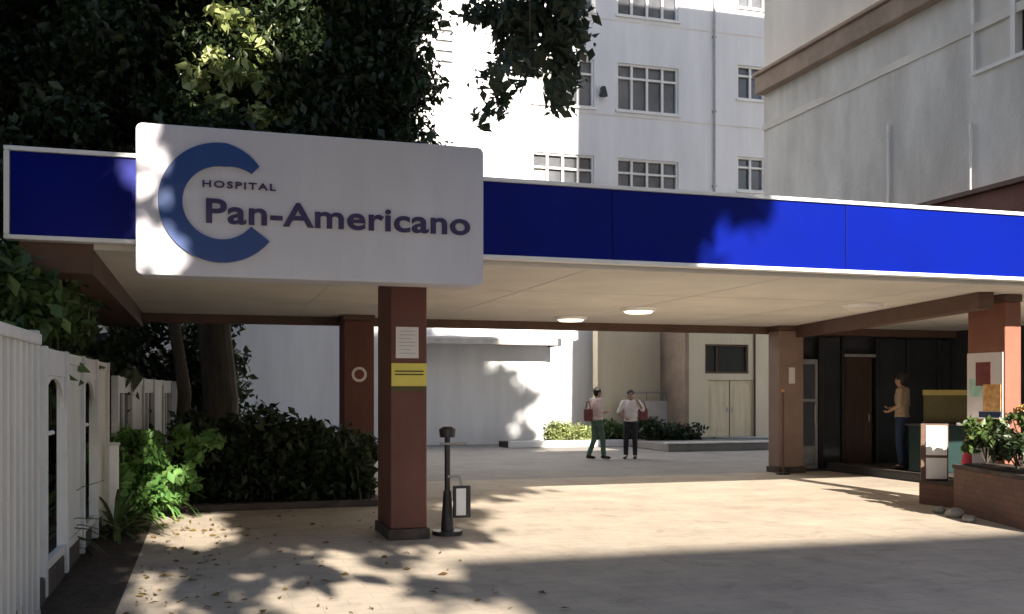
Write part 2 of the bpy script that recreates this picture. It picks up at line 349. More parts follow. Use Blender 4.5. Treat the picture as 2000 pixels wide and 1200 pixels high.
# ------------------------------------------------------------------ white apartment building
wb = thing('apartment_building', (10,30,0), 'tall white rendered apartment block behind the canopy, half in sun', 'building')
wins = []
for zt in (6.15, 9.25, 12.35, 15.45):
    wins += [(12.8,15.0,zt-1.55,zt,4), (9.9,12.0,zt-1.55,zt,4)]
    wins += [(17.2,18.25,zt-.8,zt+.35,2)]
vents = [(6.78,7.32,12.72-.32*k,12.80-.32*k) for k in range(4)]
bm = wallholes(-14-10, 24-10, 0, 19, [(a-10,b-10,c,d) for a,b,c,d,_ in wins]+[(a-10,b-10,c,d) for a,b,c,d in vents], .2)
obj('wall', bm, M['white'], wb)
for i,(a,b,c,d,n) in enumerate(wins):
    bm = B(); a-=10; b-=10; f=.065; tz = d-(d-c)*.30
    box(bm,a,a+f,.06,.16,c,d); box(bm,b-f,b,.06,.16,c,d); box(bm,a+f,b-f,.06,.16,c,c+f); box(bm,a+f,b-f,.06,.16,d-f,d); box(bm,a+f,b-f,.065,.155,tz-f/2,tz+f/2)
    for k in range(1,n):
        x=a+(b-a)*k/n; box(bm,x-f*.6,x+f*.6,.068,.152,c+f,tz-f/2); box(bm,x-f*.6,x+f*.6,.068,.152,tz+f/2,d-f)
    wf = obj('window', bm, M['frame'], wb); obj('sill', bx(a-.06,b+.06,-.07,.05,c-.07,c-.003), M['frame'], wf)
    obj('pane', bx(a,b,.17,.185,c,d), M['wglass'], wf)
    if i%3==1 or (i%4==0 and n==4):
        obj('curtain', bx(a+.05,a+(b-a)*(.5 if i%2 else .27),.162,.168,c+.04,tz-.03), M['curtain'], wf)
for (a,b,c,d) in vents: obj('vent_slot', bx(a-10,b-10,.05,.08,c-.004,d+.004), M['dark'], wb)
bm=B()
for k,z in enumerate((4.4,7.5,10.6,13.7,16.8)): box(bm,-24,14,-.012,-.001,z-.02,z+.02)
obj('floor_band', bm, M['conc2'], wb)
dp = obj('downpipe', tube(B(), [(6.3,-.07,0),(6.3,-.07,19)], .035, 10), M['steel'], wb)
for z in np.arange(1,19,2.5): obj('bracket', bx(6.23,6.37,-.09,-.001,z,z+.05), M['steel'], dp)
lm = thing('wall_lamp', (12.25,29.96,11.4), 'small dark lamp fixed to the white wall left of a window', 'lamp')
obj('bracket', bx(-.04,.04,-.12,.03,.0,.06), M['dark'], lm)
bm=B(); bmesh.ops.create_cone(bm, cap_ends=True, segments=16, radius1=.14, radius2=.07, depth=.3, matrix=Matrix.Translation((0,-.15,-.1))); obj('lamp_shade', bm, M['dark'], lm)
aw = thing('awning', (8.4,29.97,3.05), 'flat grey awning slab over the white back wall', 'awning')
obj('slab', bx(-2.1,2.0,-.9,0,.06,.26), M['signside'], aw, bevel=.02); obj('gutter', bx(-2.1,2.0,-.98,-.902,.02,.2), M['conc'], aw, bevel=.01)
obj('end_cap', bx(2.003,2.12,-.98,0,.0,.24), M['charcoal'], aw)

# ------------------------------------------------------------------ beige annex
an = thing('annex', (14.1,27.5,0), 'low beige annex with a small dark window and panelled door', 'building')
obj('front_wall', wallholes(0,4.2,.25,3.9,[(.55,2.05,2.2,3.1),(.62,2.2,.25,2.0)],.16), M['beige'], an)
wf = obj('window', (lambda b_: (box(b_,.55,.61,.04,.1,2.2,3.1),box(b_,1.99,2.05,.04,.1,2.2,3.1),box(b_,.61,1.99,.04,.1,2.2,2.26),box(b_,.61,1.99,.04,.1,3.04,3.1),box(b_,.95,.99,.045,.095,2.26,3.04),b_)[-1])(B()), M['brown'], an)
obj('pane', bx(.55,2.05,.11,.12,2.2,3.1), M['tdark2'], wf)
wood = mat('tan_door_panel', (.62,.53,.38), .6, .12, 2, stretch=(5,5,.4))
for x0 in (.62,1.42):
    d_ = obj('door', bx(x0+.01,x0+.78,.05,.1,.255,1.995), wood, an, bevel=.01)
    obj('panel', bx(x0+.12,x0+.67,.035,.049,.45,1.8), wood, d_, bevel=.012)
    obj('handle', bx(x0+(.70 if x0<1 else .06),x0+(.73 if x0<1 else .09),.02,.049,1.0,1.15), M['steel'], d_)
obj('roof', bx(-.1,4.3,-.1,2.6,3.903,4.1), M['conc'], an)
bm = wallholes(-2.3,-.003,0,3.9,[],.1); obj('side_wing', bm, M['beige'], an, loc=(0,1.7,0))
obj('corner_post', bx(-.14,-.006,-.02,1.7,0,3.9), M['stripe'], an)
pl = thing('raised_step', (12.0,24.8,0), 'low grey concrete step running in front of the beige annex', 'step')
obj('slab', bx(.1,8,0,2.85,.0,.20), M['court'], pl, bevel=.015); obj('nosing', bx(.06,8,-.04,.2,.203,.25), M['conc'], pl, bevel=.01)
lw = thing('low_wall', (12.9,28.7,0), 'low grey wall with rail behind the dark hedge', 'wall')
obj('wall', bx(-.3,1.08,0,.2,0,1.35), M['conc'], lw); obj('rail', tube(B(), [(-.3,.1,1.62),(1.08,.1,1.62)], .03), M['steel'], lw)
bm=B()
for x in (-.25,.4,1.03): tube(bm,[(x,.1,1.35),(x,.1,1.62)],.02)
obj('post', bm, M['steel'], lw)
dl = thing('drain_pipe', (16.35,27.46,0.25), 'thin dark pipe running down the beige annex right of its doors', 'pipe')
obj('pipe', tube(B(), [(0,0,0),(0,0,3.4)], .03), M['brown'], dl)

# back planter with hedge
ku = thing('planter', (9,27.7,0), 'long low white planter wall along the back of the courtyard', 'planter')
obj('rim', bx(-.55,3.9,0,.16,0,.2), M['trim'], ku, bevel=.015); obj('soil', bx(-.55,3.9,.163,1.1,0,.16), M['soil'], ku)
def hedge(name, x0,x1,y0,y1,z0,z1,n,size,m,label,seed,group=None,cat='hedge',nc=90,rad=.28):
    r = np.random.default_rng(seed)
    C = np.stack([r.uniform(x0,x1,nc), r.uniform(y0,y1,nc), z0+(z1-z0)*r.uniform(.05,1,nc)**.8],1)
    C[:,2] = z0+(C[:,2]-z0)*(.78+.16*np.sin(C[:,0]*3.7+seed)+.12*np.sin(C[:,0]*8.3+C[:,1]*3)+r.normal(size=nc)*.07)
    h = thing(name, ((x0+x1)/2,(y0+y1)/2,z0), label, cat, group); L = Vector(((x0+x1)/2,(y0+y1)/2,z0))
    P = clumps(C, n, rad, seed)-np.array(L); P[:,2] = np.maximum(P[:,2], .02)
    obj('foliage', leafmesh('foliage', P, size, seed), m, h)
    bm=B()
    for k in range(0,nc,3):
        c=C[k]-np.array(L); g=(c[0]+r.normal()*.05, c[1]+r.normal()*.05, 0); tube(bm,[(0,0,.012),g,((g[0]+c[0])/2,(g[1]+c[1])/2+.03,c[2]*.5),tuple(c)],[.02,.02,.014,.005],5)
    obj('stem', bm, M['bark'], h); return h
hedge('hedge', 9.9,11.3,27.95,28.6,.16,.68,4200,.10,M['leaflight'],'clipped hedge on the white back planter, sunlight put into its yellow green',21)  # same hedge as the next one, leaves lightened to look sunlit
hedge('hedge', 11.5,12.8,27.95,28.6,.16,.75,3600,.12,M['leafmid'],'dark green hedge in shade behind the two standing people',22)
hedge('shrub', 12.4,14.2,26.9,28.2,.0,.72,4600,.14,M['leafdark'],'dark spreading shrub at the corner of the beige annex',23,cat='shrub')

# ------------------------------------------------------------------ grey building on the right
gb = thing('concrete_building', (11.6,19.1,3.86), 'grey rendered building with a brown band rising above the canopy', 'building')
def gy(Y): return 19.1-Y
rot = -math.pi/2
hole = (gy(12.95), gy(10.6), 6.6-3.86, 8.0-3.86)
obj('wall', wallholes(0, 19.1-8.5, .84, 4.2, [hole], .2), M['conc'], gb, rz=rot)
obj('upper_wall', wallholes(0, 19.1-8.5, 4.58, 15.8, [(3.0,5.2,6.4,8.2)], .2), M['conc2'], gb, rz=rot)
obj('upper_core', bx(.52,9,-10.6,0,.84,15.8), M['conc2'], gb)
obj('brown_band', bx(-.2,.5,-10.6,0.05,4.2,4.58), M['stripe'], gb, bevel=.02)
obj('band_lip', bx(-.26,.5,-10.6,0.08,4.58,4.65), M['stripe'], gb, bevel=.01)  # projecting lip along the top of the brown band, same colour
obj('joint_band', bx(-.03,.0-.001,-10.6,0,3.42,3.56), M['conc2'], gb)
obj('lower_band', bx(-.25,.5,-10.6,0,.0,.80), mat('red_brown_band',(.15,.06,.045),.7,.2,2,.3,20), gb, bevel=.02)
obj('lower_band_cap', bx(-.33,.5,-10.6,0,.803,.87), M['brown'], gb)
wf = obj('window', (lambda b_: (box(b_,hole[0],hole[0]+.06,-.03,.1,hole[2],hole[3]),box(b_,hole[1]-.06,hole[1],-.03,.1,hole[2],hole[3]),box(b_,hole[0]+.06,hole[1]-.06,-.05,.1,hole[2],hole[2]+.06),box(b_,hole[0]+.06,hole[1]-.06,-.03,.1,hole[3]-.06,hole[3]),box(b_,gy(12.13),gy(12.13)+.09,-.04,.1,hole[2]+.06,hole[3]-.06),b_)[-1])(B()), M['frame'], gb, rz=rot)
obj('pane', bx(gy(12.13)+.1,hole[1],.11,.13,hole[2],hole[3]), M['glass'], wf)
obj('blind', bx(hole[0]+.06,gy(12.13),.02,.05,hole[2]+.06,hole[3]-.06), M['conc2'], wf)
obj('pane', bx(3.0,5.2,.1,.12,6.4,8.2), M['glass'], obj('window', bx(2.95,5.25,-.02,.03,6.34,6.4), M['frame'], gb, rz=rot))
for Y,z0,z1 in ((14.95,.84,2.5),(12.95,.84,2.0)):
    obj('conduit', tube(B(), [(-.03,Y-19.1,z0),(-.03,Y-19.1,z1)], .02), M['trim'], gb)

# ------------------------------------------------------------------ porch and doors under it
pw = thing('entrance_lobby', (13.2,18.0,0), 'dark glazed entrance front with framed doors under the canopy', 'entrance')
obj('side_wall', bx(2.4,2.6,-7.6,0.3,0,2.947), M['charcoal'], pw)
obj('back_wall', bx(-1.7,2.39,.25,.4,0,2.947), M['charcoal'], pw)
bm=B()
for x in (-1.68,-.98,-.93,-.42,.42,1.2,2.0): box(bm,x,x+.06,-.02,.06,0.02,2.78)
box(bm,-1.7,2.39,-.03,.07,2.78,2.945)
obj('mullion', bm, M['dark'], pw)
d_ = obj('door', (lambda b_: (box(b_,-1.6,-1.54,.0,.05,.02,2.3),box(b_,-1.06,-1.0,.0,.05,.02,2.3),box(b_,-1.54,-1.06,0,.05,2.2,2.3),box(b_,-1.54,-1.06,0,.05,.02,.12),box(b_,-1.54,-1.06,0,.05,1.42,1.48),b_)[-1])(B()), M['steel'], pw)
obj('pane', bx(-1.54,-1.06,.02,.03,.12,2.2), mat('blue_grey_glass',(.075,.08,.10),.15,.25,1.5,spec=.5), d_)
obj('handle', tube(B(),[(-1.1,-.05,.95),(-1.1,-.05,1.35)],.015), M['steel'], d_)
obj('kick_plate', bx(-1.53,-1.07,.008,.019,.13,.5), M['steel'], d_)
d_ = obj('door', bx(-.3,.36,.04,.1,.02,2.35), M['door'], pw, bevel=.008); obj('handle', tube(B(),[(.26,.01,1.0),(.26,.01,1.15)],.015), M['steel'], d_)
obj('pane', bx(-.87,-.45,.02,.03,.05,2.75), M['glass'], pw); obj('pane', bx(.5,2.35,.02,.03,.05,2.75), M['glass'], pw)
obj('door_lintel', bx(-.36,.42,-.005,.11,2.36,2.42), M['steel'], pw)
obj('threshold', bx(-1.75,2.39,-.3,.0,.0,.03), M['kerb'], pw)
ps = thing('porch_step', (12.2,13.2,0), 'dark raised porch floor in front of the entrance doors', 'step')
obj('slab', bx(0,3.2,0,4.5,0,.15), M['charcoal'], ps, bevel=.01); obj('nosing', bx(-.03,3.2,-.03,.25,.153,.17), M['kerb'], ps); obj('nosing', bx(-.03,.25,.253,4.5,.153,.17), M['kerb'], ps)
pt = thing('thin_pole', (10.87,17.2,0), 'thin dark pole standing against the taupe pillar', 'pole')
obj('pole', tube(B(),[(0,0,.03),(0,0,1.62)],[.022,.02]), M['brown'], pt); obj('base', tube(B(),[(0,0,0),(0,0,.03)],.14,20), M['dark'], pt)
obj('cap', tube(B(),[(0,0,1.62),(0,0,1.67)],.03,12), M['orange'], pt)
# counter with yellow board
kc = thing('information_counter', (12.75,14.9,.153), 'dark teal counter with a yellow and olive board, in the porch', 'counter')
kc.scale=(1,1,.9)
obj('body', bx(-.5,.5,-.2,.35,.04,.95), M['teal'], kc, bevel=.01); obj('counter_top', bx(-.55,.55,-.25,.4,.953,.99), M['charcoal'], kc, bevel=.008)
obj('board', bx(-.46,.46,-.02,.01,1.02,1.56), M['olive'], kc); obj('board_header', bx(-.47,.47,-.03,.02,1.563,1.67), M['mustard'], kc)
obj('post', (lambda b_: (box(b_,-.47,-.44,-.01,.02,.99,1.02),box(b_,.44,.47,-.01,.02,.99,1.02),b_)[-1])(B()), M['steel'], kc)
obj('plinth', bx(-.47,.47,-.17,.32,0,.04), M['dark'], kc)
# poster on the left face of the right column
po = thing('poster', (10.385,11.35,1.70), 'colourful poster with orange and pale patches on the red column', 'poster')
obj('board', bx(-.012,0,-.33,.33,-.46,.46), M['paper'], po)
for nm_, a in (('orange_field',(-.3,.02,-.35,.02,M['orange'])),('teal_field',(.04,.28,-.15,.1,mat('pale_teal',(.35,.55,.48),.6,.2,9))),('dark_figure',(-.12,.16,.0,.33,M['maroon'])),('blue_field',(-.3,.1,-.44,-.36,M['jblue']))):
    obj(nm_, bx(-.016-.002*len(nm_)/10,-.0125,a[0],a[1],a[2],a[3]), a[4], po)
ws = thing('wall_shelf', (10.36,11.32,1.14), 'narrow white ledge fixed below the poster', 'shelf'); obj('ledge', bx(-.14,.035,-.4,.4,0,.035), M['trim'], ws, bevel=.006)
obj('bracket', bx(-.10,.035,-.03,.03,-.12,-.003), M['steel'], ws)

# ------------------------------------------------------------------ brick planter at the right
bp = thing('brick_planter', (9.7,10,0), 'brown brick planter with plants beside the right column', 'planter')
quad = [(9.68,11.15),(8.98,8.9),(9.75,8.7),(10.33,11.15)]
def off(q,k): c=Vector((sum(p[0] for p in q)/4,sum(p[1] for p in q)/4)); return [tuple(c+(Vector(p)-c)*k) for p in q]
loc=lambda q:[(p[0]-9.7,p[1]-10) for p in q]
obj('brick_wall', prism(loc(quad),0,.58), M['brick'], bp); obj('coping', prism(loc(off(quad,1.03)),.583,.64), M['kerb'], bp, bevel=.01)
obj('soil', prism(loc(off(quad,.85)),.643,.66), M['soil'], bp)
def plantlet(x,y,z,label,seed,h=.45,m=None,n=1100,size=.10,spread=.3):
    r=np.random.default_rng(seed); q=thing('leafy_plant',(x,y,z),label,'plant'); C=[]; bm=B()
    for k in range(11):
        a=r.uniform(0,6.28); d=spread*r.uniform(.2,1); c=(d*math.cos(a),d*math.sin(a),h*r.uniform(.45,1)); C.append(c)
        tube(bm,[(0,0,0),(c[0]*.4,c[1]*.4,c[2]*.6),c],[.012,.009,.003],5)
    obj('stem',bm,M['bark'],q); obj('foliage',leafmesh('foliage',clumps(C,n,.13,seed),size,seed),m or M['leafmid'],q); return q
plantlet(9.95,10.85,.66,'leafy green plant at the column end of the brick planter',31,.5)
plantlet(9.6,9.95,.66,'dark green plant in the middle of the brick planter',32,.45,M['leafdark'])
plantlet(9.45,9.15,.66,'green plant at the near end of the brick planter',33,.4)
fl = plantlet(10.12,10.4,.66,'plant with orange blossom touching the sunlit column',34,.75,M['leafmid'],500,.09,.18)
obj('blossom', leafmesh('blossom', clumps([(0,0,.72),(.08,-.1,.62),(-.05,-.12,.66)],160,.1,5), .07, 6), M['orange'], fl)
lp = thing('brick_plinth', (10.0,11.66,0), 'low dark brick plinth between the planter and the porch', 'plinth')
obj('brick_wall', prism([(-.08,-.48),(.32,-.48),(.36,.44),(-.10,.44)],0,.30), M['brick'], lp); obj('coping', prism([(-.10,-.49),(.34,-.49),(.38,.46),(-.12,.46)],.303,.34), M['kerb'], lp)
wbx = thing('sign_board', (10.02,11.9,.34), 'white double panel board in a dark frame on the brick plinth', 'sign', rz=-.55)
obj('frame', bx(-.20,.17,0,.05,0,.82), M['brown'], wbx, bevel=.006)
obj('panel', bx(-.13,.15,-.012,-.001,.37,.79), M['trim'], wbx); obj('panel', bx(-.13,.15,-.012,-.001,.03,.33), M['trim'], wbx)
um = thing('folded_umbrella', (10.2,11.5,.34), 'folded red umbrella leaning beside the white board', 'umbrella')
obj('cloth', tube(B(),[(-.05,-.06,.03),(0,0,.2),(.07,.05,.45),(.12,.1,.68)],[.075,.09,.055,.02],9), M['pink'], um, smooth=True)
obj('tip', tube(B(),[(.12,.1,.68),(.14,.12,.78)],.008,6), M['dark'], um)
wb2 = thing('paper_sheet_stand', (10.26,11.25,.34), 'pale slanted paper holder near the planter plants', 'stand', rz=-.6)
obj('sheet', prism([(-.14,-.02),(.14,-.02),(.14,0),(-.14,0)],.1,.55), M['paper'], wb2); obj('foot', bx(-.03,.03,-.06,.06,0,.1), M['steel'], wb2)
for k,(x,y,rr,lab) in enumerate(((9.22,10.6,.10,'largest grey stone at the foot of the brick planter'),(9.36,11.05,.075,'grey stone at the foot of the brick planter beside the plinth'),(9.05,10.15,.07,'small grey stone furthest along the planter foot from the plinth'))):
    bm=B(); bmesh.ops.create_icosphere(bm, subdivisions=3, radius=rr, matrix=Matrix.Translation((0,0,rr*.55))@Matrix.Diagonal((1,1.3,.7,1)))
    for v in bm.verts: v.co += Vector((math.sin(v.co.y*40+k),math.sin(v.co.z*50),math.sin(v.co.x*37)))*.006
    o=obj('stone', bm, M['court'], None, loc=(x,y,0), smooth=True); tag(o, lab, 'stone', 'stones at the planter foot')

# ------------------------------------------------------------------ stand beside the main column
sp = thing('post_stand', (2.62,11.0,0), 'dark red post with black cap and small white panel beside column', 'stand')
obj('base', (lambda b_: (tube(b_,[(0,0,0),(0,0,.05)],.17,24),tube(b_,[(0,0,.05),(0,0,.5)],[.075,.045],18),b_)[-1])(B()), M['dark'], sp, smooth=False)
obj('post', tube(B(),[(0,0,.45),(0,0,1.1)],.032,12), M['dark'], sp); obj('cap', tube(B(),[(0,0,1.1),(0,0,1.19),(0,0,1.22)],[.085,.095,.05],16), M['dark'], sp)
obj('crossbar', tube(B(),[(-.1,-.05,1.03),(.22,-.05,1.03)],.014,8), M['steel'], sp)
obj('side_arm', tube(B(),[(0,-.03,.66),(.12,-.08,.66),(.14,-.11,.56)],.016,8), M['steel'], sp)
obj('panel_frame', bx(.04,.24,-.13,-.09,.2,.56), M['dark'], sp, bevel=.008); obj('white_panel', bx(.07,.18,-.142,-.131,.23,.53), M['trim'], sp)

# ------------------------------------------------------------------ left fence
def fence_frame(name, A, Bp, z0, z1, label, solid=False, cat='fence panel', glass=True, arch=False):
    A=Vector(A); Bp=Vector(Bp); L=(Bp-A).length; rz=math.atan2((Bp-A).y,(Bp-A).x)
    q = thing(name, (A.x,A.y,0), label, cat, None, rz)
    if solid:
        bm=B(); n=int(L/.2)
        pts=[]
        for i in range(n+1):
            x=i*L/n; pts += [(x,0),(x+L/n*.58,0),(x+L/n*.62,.05),(x+L/n*.96,.05)] if i<n else [(L,0)]
        pts += [(L,-.03),(0,-.03)]
        bm = prism([(p[0],-p[1]) for p in pts], z0+.06, z1-.08)
        obj('ribbed_sheet', bm, M['fence'], q); obj('top_rail', bx(0,L,-.07,.05,z1-.079,z1), M['fence2'], q, bevel=.008); obj('bottom_rail', bx(0,L,-.06,.04,z0,z0+.059), M['fence2'], q)
        obj('post', bx(L+.002,L+.10,-.04,.08,0,z1+.03), M['fence2'], q, bevel=.008)
        return q
    n=max(2,round(L/1.1)); st=L/n; fw=.09
    for k in range(n+1): obj('post', bx(k*st-fw/2,k*st+fw/2,-.04,.05,z0-.18,z1), M['fence2'], q, bevel=.006)
    for k in range(n):
        a=k*st+fw/2+.002; b=(k+1)*st-fw/2-.002
        obj('rail', bx(a,b,-.02,.03,z0,z0+.07), M['fence2'], q); obj('rail', bx(a,b,-.02,.03,z1-.22 if k%2==0 else z1-.1,z1-.01), M['fence2'], q)
        if k%2==1: obj('solid_panel', bx(a,b,-.005,.02,z0+.072,z1-.102), M['fence'], q)
        else:
            bm=B(); m_=(a+b)/2
            if arch:
                r0=(b-a)/2; P=[(m_+r0*math.cos(R(x)), z1-.5+min(.26,r0*.6)*math.sin(R(x))) for x in range(0,181,12)]; P+= [(a,z1-.222),(b,z1-.222)]
                xzprism(bm,P,-.01,.02); obj('arch_panel', bm, M['fence'], q)
                obj('crossbar', tube(B(),[(a,0,1.28),(a+.45*(b-a),0,1.28)],.018,8), M['trim'], q)
            else:
                box(bm,m_-.03,m_+.03,-.01,.02,z0+.072,z1-.222); obj('mullion', bm, M['fence2'], q)
                obj('pane', bx(a,b,.021,.026,z0+.07,z1-.22), M['glass'], q)
    return q
fence_frame('ribbed_panel', (-1.27,3.2),(-1.18,7.8),.0,2.02,'tall ribbed off-white metal panel closest to the camera at left', solid=True)
fence_frame('framed_gate', (-1.19,8.35),(-1.12,12.7),.22,1.96,'white framed gate panels with an arched opening after ribbed panel', arch=True, cat='gate')
fence_frame('glazed_panel', (-1.08,13.6),(-.50,20.0),.22,1.82,'white framed glazed fence panels at the far end by the bushes')
wp = thing('marker_post', (-1.0,12.35,0), 'short bright white post in front of the framed gate', 'post')
obj('post', bx(-.05,.05,-.05,.05,.1,1.0), M['trim'], wp, bevel=.008); obj('base', bx(-.08,.08,-.08,.08,0,.1), M['kerb'], wp); obj('cap', bx(-.06,.06,-.06,.06,1.0,1.03), M['fence2'], wp)

# ------------------------------------------------------------------ plants at the left
def bladeplant(name,x,y,z,label,n,L,wd,m,seed,cat='plant'):
    r=random.Random(seed); q=thing(name,(x,y,z),label,cat); bm=B()
    for k in range(n):
        a=r.uniform(0,6.283); el=r.uniform(.25,1.35); l=L*r.uniform(.6,1.1); w=wd*r.uniform(.7,1.2); prev=None
        for i in range(7):
            s=i/6; ang=el-1.2*s*s*(1.5-el); hx=l*s*math.cos(ang); hz=l*s*math.sin(ang)+.02
            ww=w*math.sin(math.pi*(.12+.88*(1-s)))*.9+.002; px,py=math.cos(a)*hx,math.sin(a)*hx
            A_=bm.verts.new((px-math.sin(a)*ww,py+math.cos(a)*ww,hz+ww*.4)); C_=bm.verts.new((px,py,hz)); D_=bm.verts.new((px+math.sin(a)*ww,py-math.cos(a)*ww,hz+ww*.4))
            if prev:
                bm.faces.new((prev[0],prev[1],C_,A_)); bm.faces.new((prev[1],prev[2],D_,C_))
            prev=(A_,C_,D_)
    obj('blades',bm,m,q); obj('root_stem',tube(B(),[(0,0,0),(0,0,.16)],[.06,.04]),M['bark'],q); return q
q=bladeplant('leafy_bush',-.72,13.7,0,'bright green bush of narrow leaves at the foot of the fence',60,.85,.022,M['blade'],3,'bush')
C=[(random.gauss(0,.3),random.gauss(0,.3),random.uniform(.15,1.05)) for _ in range(70)]
obj('foliage', leafmesh('foliage', clumps(C,3400,.16,71), .13, 72, droop=-.2), M['blade'], q)
sb=B()
for c in C[::2]: tube(sb,[(0,0,0),(c[0]*.4,c[1]*.4,c[2]*.55),c],[.014,.009,.003],5)
obj('stem', sb, M['bark'], q)
bladeplant('blade_plant',-.95,11.9,0,'small green blade plant growing behind the gate opening',40,.6,.025,M['leafmid'],4)
bladeplant('blade_plant',-1.62,10.2,0,'dim green blade plant seen through the arched gate',60,.95,.03,M['leafmid'],5)
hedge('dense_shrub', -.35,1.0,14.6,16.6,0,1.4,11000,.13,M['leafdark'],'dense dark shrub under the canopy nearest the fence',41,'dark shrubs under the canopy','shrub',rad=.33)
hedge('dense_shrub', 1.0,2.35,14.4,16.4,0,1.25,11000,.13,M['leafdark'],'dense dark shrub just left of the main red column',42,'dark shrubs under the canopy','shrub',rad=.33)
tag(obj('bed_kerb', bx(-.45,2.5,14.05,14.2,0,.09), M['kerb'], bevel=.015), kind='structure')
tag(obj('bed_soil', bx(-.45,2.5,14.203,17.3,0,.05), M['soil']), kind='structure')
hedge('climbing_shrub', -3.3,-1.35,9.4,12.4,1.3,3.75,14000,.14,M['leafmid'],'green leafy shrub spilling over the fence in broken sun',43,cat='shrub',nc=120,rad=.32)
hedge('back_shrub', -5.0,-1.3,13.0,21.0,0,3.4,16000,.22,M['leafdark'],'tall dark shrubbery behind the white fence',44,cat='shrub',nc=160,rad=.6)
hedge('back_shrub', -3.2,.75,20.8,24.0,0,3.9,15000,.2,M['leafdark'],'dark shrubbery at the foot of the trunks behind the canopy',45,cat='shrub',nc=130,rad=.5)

rl=np.random.default_rng(77); P=np.stack([rl.uniform(-.6,2.6,260)**1, rl.uniform(5.5,13.5,260), np.full(260,.016)],1); P[:,0]=np.where(rl.random(260)<.6, -.6+np.abs(rl.normal(size=260))*.6, P[:,0])
fm=leafmesh('fallen_leaves', P, .07, 78, droop=0, flat=1.0)
for v in fm.vertices: v.co.z=min(max(v.co.z,.004),.03)
tag(obj('fallen_leaves', fm, leafmat('dry_leaves',(.10,.055,.02),(.24,.17,.06))), 'dry fallen leaves scattered over the paving by the planting bed', 'leaves', kind='stuff')
# trees
def limbs(bm, base, ends, r0, r=random):
    b=Vector(base)
    for e,ra in ends:
        e=Vector(e); m1=b.lerp(e,.35)+Vector((0,0,.12*(e-b).length)); m2=b.lerp(e,.7)+Vector((r.uniform(-.2,.2),r.uniform(-.2,.2),.1*(e-b).length))
        tube(bm,[b,m1,m2,e],[ra,ra*.75,ra*.5,ra*.2],8)
bt = thing('broadleaf_tree', (.25,20.4,0), 'huge dark broadleaf tree rising behind the canopy and sign', 'tree')
O=np.array((.25,20.4,0)); r=np.random.default_rng(51); C=[]
while len(C)<620:
    x,y,z=r.uniform(-9,4.0),r.uniform(17.9,23.5),r.uniform(3.9,13)
    if x>3.75-.35*math.sin(z*2.1)-.25*math.sin(z*5.3+1): continue
    if x>2.2 and y>21: continue
    C.append((x,y,z))
C+=[(r.uniform(1.6,3.75),r.uniform(18.2,20.5),r.uniform(3.7,11)) for _ in range(260)]
C=np.array(C)
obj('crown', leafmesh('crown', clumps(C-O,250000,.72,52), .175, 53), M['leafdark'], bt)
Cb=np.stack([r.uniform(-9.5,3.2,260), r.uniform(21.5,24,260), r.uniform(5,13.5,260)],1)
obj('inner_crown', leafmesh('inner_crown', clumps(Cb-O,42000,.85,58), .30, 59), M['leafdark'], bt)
C2=[(r.uniform(-.3,1.9),r.uniform(18.3,18.8),r.uniform(5.0,8.3)) for _ in range(26)]+[(.9,18.2,7.9),(.4,18.2,7.2),(1.4,18.2,5.6),(1.9,18.2,5.3)]
obj('sunlit_clumps', leafmesh('sunlit_clump', clumps(np.array(C2)-O,1500,.30,54), .22, 55), M['leaflight'], bt)  # sunlit patch of the crown, painted with paler leaves
bm=B(); tube(bm,[(0,0,0),(.05,0,1.5),(-.1,.05,3.2),(0,.1,5)],[.42,.34,.3,.24],14); limbs(bm,(0,.1,4.6),[((-4,.5,9),.17),((2.4,-.6,8.5),.15),((-1,1,11),.17),((1.5,.5,6.5),.12),((-6,0,7.5),.14)],0)
obj('trunk', bm, M['bark'], bt)
pa = thing('slim_tree', (-.45,19.2,0), 'slim leaning tree trunk between the fence and the big tree', 'tree')
obj('trunk', tube(B(),[(0,0,0),(.1,0,1.6),(-.15,.1,3.3),(-.6,.2,6)],[.14,.12,.1,.05],10), M['bark'], pa)
obj('crown', leafmesh('crown', clumps([(-.6,.2,5.6),(-.9,.1,5),(-.2,.4,5.3),(-.5,0,4.6),(.1,-.2,4.2)],2600,.7,56), .2, 57), M['leafdark'], pa)

# street tree behind the camera: shades the sign and dapples the ground; one limb hangs into view
nt_ = thing('street_tree', (-4.2,-3.5,0), 'large tree overhanging the driveway, its hanging leaves crossing the sky', 'tree')
O=np.array((-4.2,-3.5,0))
def shade(x,z):
    """foliage density seen along the sun's rays, x and z where a ray crosses y = 0"""
    e = .18*math.sin(3.1*x+1)+.14*math.sin(7.7*x)+.12*math.sin(5.3*z)
    if z < 2.0: return 0
    if x < -.62 and z < 6.1: return 1.0
    if z < 5.1:                                   # low skirt: dapples at the left foreground
        if x > 2.3+e: return 0
        if x > .7: return .03 if z < 4.4 else .12
        return .14 if z < 4.0 else .34
    if z < 6.9:
        if -.75 < x < -.45 and z > 6.1: return 0
        if x < -.6: return .9
        if x < .6+e*.6: return .02
        if x < 3.3+.1*(z-5.3)+e: return 1.0
        return 0
    if z < 7.75:
        if -.8 < x < .12: return 0
        if x < -1.5: return .12
        return 1.0 if x < 3.4+(z-6.9)*2.4+e else 0
    if z < 9.0:
        if -.75 < x < -.12: return 0
        if x < -1.7 and z < 8.5: return .15
        return 1.0 if x < 5.5+e*1.5 else 0
    if z < 13.4: return .9 if x < 5.6+(z-9)*.9 else 0
    if z < 17.6:
        if -.5 < x < 2.5 and 15.9 < z: return .02
        edge = 9.35+.45*math.sin((z-13.6)*1.0)+e*1.1-(.9 if z>16.6 else 0)
        return 3.0 if x < edge else 0
    if z < 21.0:
        if -.5 < x < 2.5 and z < 18.4: return .02
        return .9 if x < 4.6+e*2 else 0
    return 0
r=np.random.default_rng(61); P=[]; tries=0
